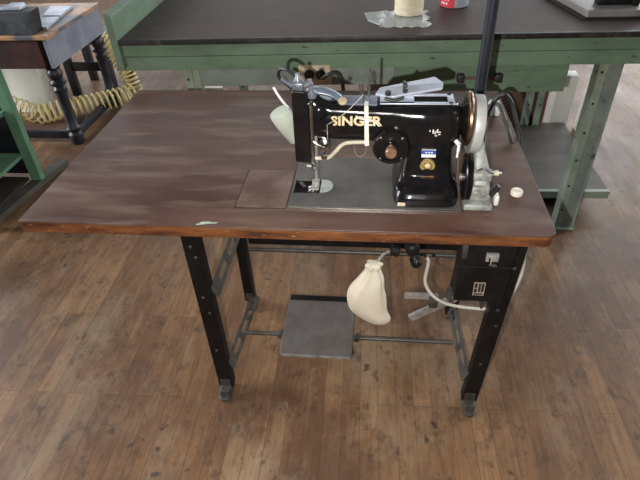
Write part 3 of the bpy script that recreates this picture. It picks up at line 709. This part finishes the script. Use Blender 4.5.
# cords at the back right corner of the table
bm = BM(); tube(bm, spline([(1.070, .38, .768), (1.085, .44, .80), (1.105, .47, .845), (1.128, .47, .866), (1.150, .47, .845), (1.168, .46, .80), (1.184, .45, .755), (1.184, .43, .70), (1.150, .38, .62), (1.10, .25, .58), (1.09, .16, .58), (1.09, .123, .58)], 8), .006, 10)
tag(obj('power_cord', bm, M['rubber'], None), 'black power cord arching up at the back right corner of the table', 'cord')
bm = BM(); tube(bm, spline([(1.075, .36, .766), (1.085, .42, .79), (1.10, .50, .815), (1.125, .50, .825), (1.140, .46, .80), (1.150, .42, .775), (1.152, .39, .7665)], 8), .0055, 10)
tag(obj('grey_cord', bm, M['bar_steel'], None), 'short grey cord looped on the table right of the pole', 'cord')
bm = BM(); bx(bm, (1.118, .56, .7605), (1.150, .60, .800), .008); tag(obj('plug_connector', bm, M['white_plastic'], None), 'white plug connector on the table behind the hand wheel', 'plug')

# ------------------------------------------------------------------ green workbench
BA = math.radians(1.9)
wb = thing('workbench', 'long green painted workbench with a dark top behind the sewing table', 'workbench', (-.126, .950, 0), BA)
def wo(name, bm, mat, parent=wb, **k): return obj(name, bm, mat, parent, world_coords=False, **k)
BL, BD, BH = 2.10, .92, .86
bm = BM(); bx(bm, (.0, .004, .845), (BL, BD, BH)); wo('bench_board', bm, M['bench_top'], smooth=False, bevel=.001)
bm = BM(); bx(bm, (.0, -.004, .843), (BL, .010, .862), .002); tag(wo('edge_strip', bm, M['bench_edge']), 'chipped dark metal edge strip')
bm = BM(); bx(bm, (.006, .008, .800), (BL, .032, .8445)); wo('upper_rail', bm, M['green'], smooth=False, bevel=.001)
bm = BM(); bx(bm, (.012, .000, .752), (BL, .034, .7995)); wo('lower_rail', bm, M['green'], smooth=False, bevel=.0015)
bm = BM(); prism(bm, [(-.0285, -.004, .752), (-.002, -.004, .752), (-.002, -.004, .945), (-.0285, -.004, .955)], (0, BD, .0))
tag(wo('end_board', bm, M['green'], smooth=False, bevel=.002), 'green end board standing above the top')
bm = BM(); bx(bm, (.262, .045, .672), (.985, .065, .7515)); tag(wo('steel_panel', bm, M['green_grey'], smooth=False, bevel=.001), 'grey green steel panel under the rail')
bm = BM(); bx(bm, (.985, .036, .640), (1.60, .30, .7515), .002); dr = tag(wo('drawer', bm, M['green'], smooth=False), 'green drawer box under the rail')
for xx in (1.222, 1.356):
    bm = BM(); bx(bm, (xx-.013, .006, .686), (xx+.013, .036, .716), .004); o = wo('drawer_knob', bm, M['rubber'], dr)
bm = BM(); bx(bm, (1.23, .014, .696), (1.35, .022, .706), .002); tag(wo('drawer_bar', bm, M['brown_board'], dr), 'brown bar between the knobs')
bm = BM(); bx(bm, (.270, .048, .655), (.340, .050, .6715)); tag(wo('paper_tag', bm, M['white_board'], smooth=False), 'pale paper tag under the panel')
# legs: angle iron pairs
def angle_leg(x, y, z0, z1, w=.05, d=.055, face=-1, name='bench_leg', holes=True, mir=False):
    bm = BM()
    s = 1 if not mir else -1
    x0, x1 = (x, x+.005) if not mir else (x-.005, x)
    bx(bm, (min(x, x+s*w), y, z0), (max(x, x+s*w), y+.005, z1))
    bx(bm, (x0, y+.005, z0), (x1, y+d, z1))
    lg = tag(wo(name, bm, M['green_pale'], smooth=False, bevel=.0008), 'pale green angle iron leg')
    if holes:
        n = int((z1-z0)/.12)
        for q in range(n):
            bm = BM(); lathe(bm, [(.005, 0), (.005, .0012)], (x+s*w*.40, y, z1-.05-q*.12), (0, -1, 0), 12); wo('bolt_hole', bm, M['rubber'], lg, smooth=False)
    return lg
angle_leg(.205, .038, 0, .7515, w=.028); angle_leg(.238, .038, 0, .7515, w=.022, holes=False)
angle_leg(1.715, .06, 0, .7515, w=.030); 
bm = BM(); bx(bm, (1.746, .06, 0), (1.751, .125, .7515)); bx(bm, (1.751, .060, 0), (1.790, .066, .7515)); bx(bm, (1.788, .052, 0), (1.793, .066, .7515)); tag(wo('bench_leg', bm, M['green_grey'], smooth=False, bevel=.0008), 'darker green angle iron leg')
bm = BM(); bx(bm, (1.708, .045, 0), (1.795, .13, .010), .003); tag(wo('leg_base', bm, M['green_pale'], smooth=False), 'pale green foot plate')
angle_leg(1.742, .87, 0, .7515, w=.034, mir=False); angle_leg(1.830, .87, 0, .7515, w=.034, mir=True)
angle_leg(.205, .87, 0, .7515, w=.05)
# lower shelf
bm = BM(); bx(bm, (.10, .22, .082), (1.975, .905, .100)); sh = wo('lower_shelf', bm, M['shelf_board'], smooth=False)
bm = BM(); bx(bm, (.10, .20, .068), (1.975, .222, .104), .002); tag(wo('shelf_lip', bm, M['green_pale'], sh, smooth=False), 'pale green front lip of the lower shelf')
for xx in (.20, 1.85):
    bm = BM(); bx(bm, (xx, .25, 0), (xx+.04, .86, .068)); wo('shelf_foot', bm, M['green_pale'], smooth=False)
bm = BM(); bx(bm, (.9, .906, .10), (1.86, .918, .752)); tag(wo('back_panel', bm, M['brown_board'], smooth=False), 'brown hardboard back panel')

# outlet box on the bench rail
ot = thing('outlet_box', 'tan double power outlet box under the green bench rail behind the machine head', 'outlet', (.572, .966, .694), BA)
bm = BM(); bx(bm, (-.058, 0, 0), (.058, .050, .070), .005); obj('outlet_housing', bm, M['tan'], ot, world_coords=False)
for xx in (-.020, .021):
    bm = BM(); lathe(bm, [(.0185, 0), (.0185, .003), (.0165, .004)], (xx, 0, .037), (0, -1, 0), 24); so = obj('socket', bm, M['rubber'], ot, world_coords=False)
    bm = BM(); bx(bm, (xx-.006, -.0052, .036), (xx-.004, -.0038, .044)); bx(bm, (xx+.004, -.0052, .036), (xx+.006, -.0038, .044)); obj('slot', bm, M['brass'], so, world_coords=False, smooth=False)
bm = BM(); tube(bm, spline([(.60, .952, .722), (.625, .93, .745), (.655, .93, .750), (.672, .93, .72), (.678, .935, .66), (.68, .94, .55), (.70, .95, .3), (.72, .96, .15), (.76, 1.02, .02), (.9, 1.08, .009)], 8), .007, 10)
tag(obj('hanging_cord', bm, M['rubber'], None), 'thick black cord hanging beside the tan outlet box', 'cord')

# things on the bench
def on_bench(x, y): return Vector((x, y, .86))
bm = BM(); g = []
random.seed(3)
nx, ny = 14, 9; gv = {}
for i in range(nx+1):
    for j in range(ny+1):
        x = .80 + .175*i/nx; y = 1.080+.20*j/ny
        x += .010*math.sin(j*1.7); y += .008*math.sin(i*1.9)
        e = (i in (0, nx) or j in (0, ny))
        gv[i, j] = bm.verts.new((x, y, .8605 + (0.0 if e else .004+.006*random.random())))
for i in range(nx):
    for j in range(ny): bm.faces.new((gv[i, j], gv[i+1, j], gv[i+1, j+1], gv[i, j+1]))
r = bmesh.ops.extrude_face_region(bm, geom=bm.faces[:])
for v in [q for q in r['geom'] if isinstance(q, bmesh.types.BMVert)]: v.co.z += .003
tag(obj('plastic_bag', bm, M['plastic_bag'], None), 'crumpled clear plastic bag lying under the cream spool on the bench', 'bag')
bm = BM(); prism(bm, [(.755, 1.16, .8605), (.80, 1.10, .8605), (.83, 1.17, .8605), (.81, 1.27, .8605), (.74, 1.25, .8605)], (0, 0, .006)); tag(obj('plastic_scrap', bm, M['plastic_bag'], None, smooth=False), 'torn corner of clear plastic left of the cream spool', 'plastic scrap')
sp = thing('thread_spool', 'large cream spool of thread standing on a clear plastic bag', 'spool', (.905, 1.21, .874))
bm = BM(); lathe(bm, [(.050, 0), (.053, .003), (.053, .11), (.050, .113)], (.905, 1.21, .874), (0, 0, 1), 40); obj('winding', bm, M['wax'], sp)
bm = BM(); lathe(bm, [(.018, 0), (.018, .012), (.012, .012)], (.905, 1.21, .9868), (0, 0, 1), 20); obj('core', bm, M['tan'], sp)
cn = thing('round_tin', 'red and silver round tin standing on the bench right of the cream spool', 'tin', (1.088, 1.36, .862))
bm = BM(); lathe(bm, [(.051, 0), (.054, .003), (.054, .10), (.051, .104)], (1.088, 1.36, .862), (0, 0, 1), 40); obj('tin_body', bm, M['label_silver'], cn)
bm = BM(); rr = []
for z in (.866, .958):
    for q in range(13):
        pass
outer = [];
for q in range(17):
    a = math.radians(172 + 92*q/16); outer.append((1.088+.0548*math.cos(a), 1.36+.0548*math.sin(a)))
inner = [(1.088+(x-1.088)*.985, 1.36+(y-1.36)*.985) for x, y in outer][::-1]
prism(bm, [(x, y, .864) for x, y in outer+inner], (0, 0, .096)); rdl = tag(obj('red_label', bm, M['red'], cn, smooth=False), 'red half of the printed wrapper')
bm = BM()
for (a0, z) in ((205, .878), (218, .878), (231, .878), (208, .893), (222, .893), (236, .893)):
    a = math.radians(a0); p = Vector((1.088+.0552*math.cos(a), 1.36+.0552*math.sin(a), z)); lathe(bm, [(.0042, -.0005), (.0042, .0006)], p, (math.cos(a), math.sin(a), 0), 6)
obj('wrapper_marks', bm, M['white'], rdl, smooth=False)

# grey steel slab with machine parts at the bench's right
sl = thing('steel_slab', 'thick grey steel slab lying on the right end of the green bench', 'slab', (1.75, 1.33, .868), BA)
bm = BM(); prism(bm, [(1.525, 1.150, .8665), (2.0, 1.160, .8665), (2.0, 1.52, .8665), (1.455, 1.50, .8665)], (0, 0, .024)); obj('plate', bm, M['slab'], sl, smooth=False, bevel=.004)
bm = BM(); prism(bm, [(1.512, 1.142, .8635), (2.005, 1.150, .8635), (2.005, 1.53, .8635), (1.438, 1.51, .8635)], (0, 0, .003)); tag(obj('base_pad', bm, M['rubber'], sl, smooth=False), 'black pad under the slab')
cl = thing('clamp_fixture', 'dark metal clamp fixture standing on the grey slab', 'clamp', (1.65, 1.24, .8905))
bm = BM(); bx(bm, (1.575, 1.215, .8905), (1.72, 1.26, .915), .004); lathe(bm, [(.016, 0), (.016, .05), (.010, .055)], (1.60, 1.235, .915)); lathe(bm, [(.022, 0), (.022, .03)], (1.66, 1.24, .915)); bx(bm, (1.69, 1.20, .8905), (1.71, 1.23, .95), .003)
obj('clamp_body', bm, M['black_iron'], cl)
bm = BM(); cyl(bm, (1.58, 1.21, .925), (1.70, 1.205, .930), .006); lathe(bm, [(.009, 0), (.009, .012)], (1.66, 1.24, .945)); tag(obj('clamp_screw', bm, M['worn_steel'], cl), 'bright screw')

# bright things seen behind the bench leg
bm = BM(); bx(bm, (1.76, 1.98, 0), (1.86, 2.06, .34), .004); tag(obj('white_carton', bm, M['white_board'], None), 'narrow white carton standing on the floor behind the bench legs', 'carton')
bm = BM(); prism(bm, [(1.93, 2.02, 0), (2.03, 2.02, 0), (2.05, 2.02, .40), (1.95, 2.02, .40)], (0, .05, 0)); tag(obj('leaning_board', bm, M['white_board'], None, smooth=False), 'pale board leaning upright behind the right bench leg', 'board')

# ------------------------------------------------------------------ black stand at left
bs = thing('black_stand', 'black wooden stand with turned legs at the back left', 'stand', (-1.45, 2.07, 0))
X1, Y0, Y1, SHt = -.925, 1.765, 2.40, .635
bm = BM(); bx(bm, (-2.05, Y0-.012, SHt-.022), (X1+.015, Y1+.012, SHt), .004); tag(obj('stand_top', bm, M['worn_edge'], bs, smooth=False), 'dark top with edges worn to bare wood')
bm = BM(); bx(bm, (-2.03, Y0, .46), (X1-.05, Y0+.02, SHt-.022)); tag(obj('front_apron', bm, M['red_brown'], bs, smooth=False, bevel=.001), 'dark red brown front apron')
bm = BM(); bx(bm, (X1-.02, Y0, .462), (X1, Y1, SHt-.022)); tag(obj('side_apron', bm, M['apron_sheen'], bs, smooth=False, bevel=.001), 'dark side apron with the window reflection painted blue grey')
prof = [(.030, .0), (.034, .01), (.036, .06), (.026, .075), (.036, .09), (.038, .10), (.027, .12), (.024, .20), (.027, .30), (.034, .335), (.024, .35), (.040, .365), (.040, .375), (.028, .39), (.036, .41), (.036, .43), (.027, .445), (.036, .455)]
for (x, y) in ((X1-.042, Y0+.045), (X1-.042, Y1-.045), (-1.98, Y0+.045), (-1.98, Y1-.045)):
    bm = BM(); lathe(bm, [(r*1.15, h) for r, h in prof], (x, y, 0)); bx(bm, (x-.036, y-.0245, .455), (x+.0215, y+.033, SHt-.023)); obj('turned_leg', bm, M['dark_wood'], bs)
bm = BM(); bx(bm, (-1.95, Y0+.03, .030), (X1-.072, Y0+.062, .075), .003); obj('front_stretcher', bm, M['dark_wood'], bs)
bm = BM(); bx(bm, (X1-.058, Y0+.075, .030), (X1-.026, Y1-.08, .075), .003); obj('side_stretcher', bm, M['dark_wood'], bs)
bb = thing('black_machine_box', 'black box shaped machine housing standing on the black stand', 'machine', (-1.5, 1.9, SHt))
bm = BM(); prism(bm, [(-2.0, Y0+.005, SHt+.0005), (-.985, Y0+.005, SHt+.0005), (-.985, Y0+.035, .745), (-2.0, Y0+.035, .745)], (0, .10, 0)); obj('housing', bm, M['dark_wood'], bb, smooth=False, bevel=.004)
bm = BM(); bx(bm, (-1.25, Y0+.05, .7455), (-1.04, Y0+.12, .760), .004); bx(bm, (-1.23, Y0+.06, .760), (-1.18, Y0+.11, .79), .004); tag(obj('bright_fittings', bm, M['silver'], bb), 'bright metal fittings on the housing')
def plate(pts, z, h, mat): 
    bm = BM(); prism(bm, [(x, y, z) for x, y in pts], (0, 0, h)); return bm
tag(obj('steel_cover_plate', plate([(-1.05, 1.885), (-.957, 1.86), (-.985, 2.06), (-1.10, 2.06)], SHt+.0005, .014, None), M['silver'], None, smooth=False, bevel=.002), 'bright steel plate lying nearest the front on the black stand', 'steel plate', 'steel plates on the black stand')
tag(obj('steel_cover_plate', plate([(-1.10, 2.085), (-.99, 2.085), (-1.02, 2.28), (-1.16, 2.30)], SHt+.0005, .014, None), M['silver'], None, smooth=False, bevel=.002), 'bright steel plate lying behind the dark gap on the black stand', 'steel plate', 'steel plates on the black stand')
bm = BM(); bx(bm, (-1.27, 1.90, SHt+.0005), (-1.115, 2.08, .70), .012); cyl(bm, (-1.25, 1.93, .705), (-1.13, 1.93, .705), .018); bx(bm, (-1.23, 2.0, .70), (-1.15, 2.05, .73), .006)
tag(obj('metal_fixture', bm, M['silver'], None), 'bright metal fixture beside the plates on the black stand', 'fixture')

# stool behind
st = thing('dark_stool', 'small dark wooden stool behind the black stand', 'stool', (-1.2, 2.66, 0))
for (x, y) in ((-1.31, 2.52), (-1.03, 2.52), (-1.31, 2.80), (-1.03, 2.80)):
    bm = BM(); bx(bm, (x-.026, y-.022, 0), (x+.026, y+.022, .36), .003); obj('leg', bm, M['dark_wood'], st)
bm = BM(); bx(bm, (-1.284, 2.51, .17), (-1.056, 2.53, .23), .003); obj('rail', bm, M['dark_wood'], st)
bm = BM(); bx(bm, (-1.35, 2.47, .36), (-.99, 2.84, .39), .006); obj('seat', bm, M['dark_wood'], st)
# white box
bm = BM(); prism(bm, [(-2.0, 2.22, .0), (-1.375, 2.22, .0), (-1.345, 2.22, .38), (-1.40, 2.22, .40), (-2.0, 2.22, .40)], (0, .10, 0)); tag(obj('white_board_panel', bm, M['white_board'], None, smooth=False, bevel=.004), 'white panel standing on the floor under the black stand', 'panel')
bm = BM(); bx(bm, (-1.85, 1.90, .0), (-1.08, 2.10, .012), .002); tag(obj('floor_board', bm, M['brown_board'], None, smooth=False), 'flat brown board lying on the floor under the black stand', 'board')

# coiled air hose
def helix(path, r, pitch_n, wire, bm, seg=8, jitter=0):
    P = spline(path, 24); cum = [0]
    for a, b_ in zip(P, P[1:]): cum.append(cum[-1]+(b_-a).length)
    T = cum[-1]; out = []; total = int(pitch_n*14); i = 0; u = None
    for k_ in range(total+1):
        s = T*k_/total
        while i < len(cum)-2 and cum[i+1] < s: i += 1
        f = (s-cum[i])/max(1e-9, cum[i+1]-cum[i]); p = P[i].lerp(P[i+1], f); d = (P[i+1]-P[i]).normalized()
        if u is None: u, _ = basis(d)
        u = (u-d*u.dot(d)).normalized(); v = d.cross(u); a = 2*PI*k_/14
        out.append(p+u*math.cos(a)*r+v*math.sin(a)*r)
    tube(bm, out, wire, seg); return out
bm = BM()
a = helix([(-1.62, 2.10, .155), (-1.47, 2.08, .10), (-1.32, 2.04, .066)], .055, 7, .006, bm, 6)
b1 = helix([(-1.32, 2.04, .066), (-1.18, 2.10, .080), (-1.05, 2.19, .075), (-.90, 2.30, .075), (-.83, 2.37, .085)], .056, 17, .0078, bm, 6)
b2 = helix([(-.83, 2.42, .095), (-.868, 2.45, .18), (-.915, 2.46, .27), (-.965, 2.46, .36), (-1.0, 2.455, .42)], .044, 14, .0075, bm, 6)
tube(bm, [b1[-1], (b1[-1]+b2[0])/2+Vector((.03, 0, .01)), b2[0]], .0052, 6)
tag(obj('coiled_air_hose', bm, M['hose'], None), 'yellow coiled air hose trailing between the black stand legs', 'air hose')

# ------------------------------------------------------------------ green rack at left
rk = thing('green_rack', 'green painted rack with open shelves left of the sewing table', 'rack', (-1.3, 1.2, 0))
for (x, y) in ((-.958, 1.345), (-.958, .93), (-1.75, 1.345), (-1.75, .93)):
    bm = BM(); bx(bm, (x-.028, y-.018, .031), (x+.028, y+.018, .62)); tag(obj('post', bm, M['green_bright'], rk, smooth=False, bevel=.002), None)
bm = BM(); prism(bm, [(-1.05, .86, 0), (-.99, .86, 0), (-.90, 1.55, 0), (-.965, 1.55, 0)], (0, 0, .030)); tag(obj('base_plank', bm, M['shelf_board'], rk, smooth=False, bevel=.002), 'grey green base plank')
for z in (.17, .40):
    bm = BM(); bx(bm, (-1.75, .948, z), (-.975, 1.327, z+.018)); obj('shelf', bm, M['green_bright'], rk, smooth=False)
bm = BM(); bx(bm, (-1.77, 1.364, .05), (-1.0, 1.376, .60)); tag(obj('back_board', bm, M['dark_wood'], rk, smooth=False), 'dark back board')
bm = BM(); bx(bm, (-1.55, 1.05, .1885), (-1.10, 1.27, .225), .01); bx(bm, (-1.35, 1.06, .225), (-1.15, 1.2, .25), .006); tag(obj('dark_parts_tray', bm, M['rubber'], None), 'dark tray of parts on the lower shelf of the green rack', 'tray')
bm = BM(); bx(bm, (-1.70, .96, .031), (-1.00, 1.33, .05), .003); tag(obj('rack_floor_tray', bm, M['groove'], None), 'black flat tray at the bottom of the green rack', 'tray')
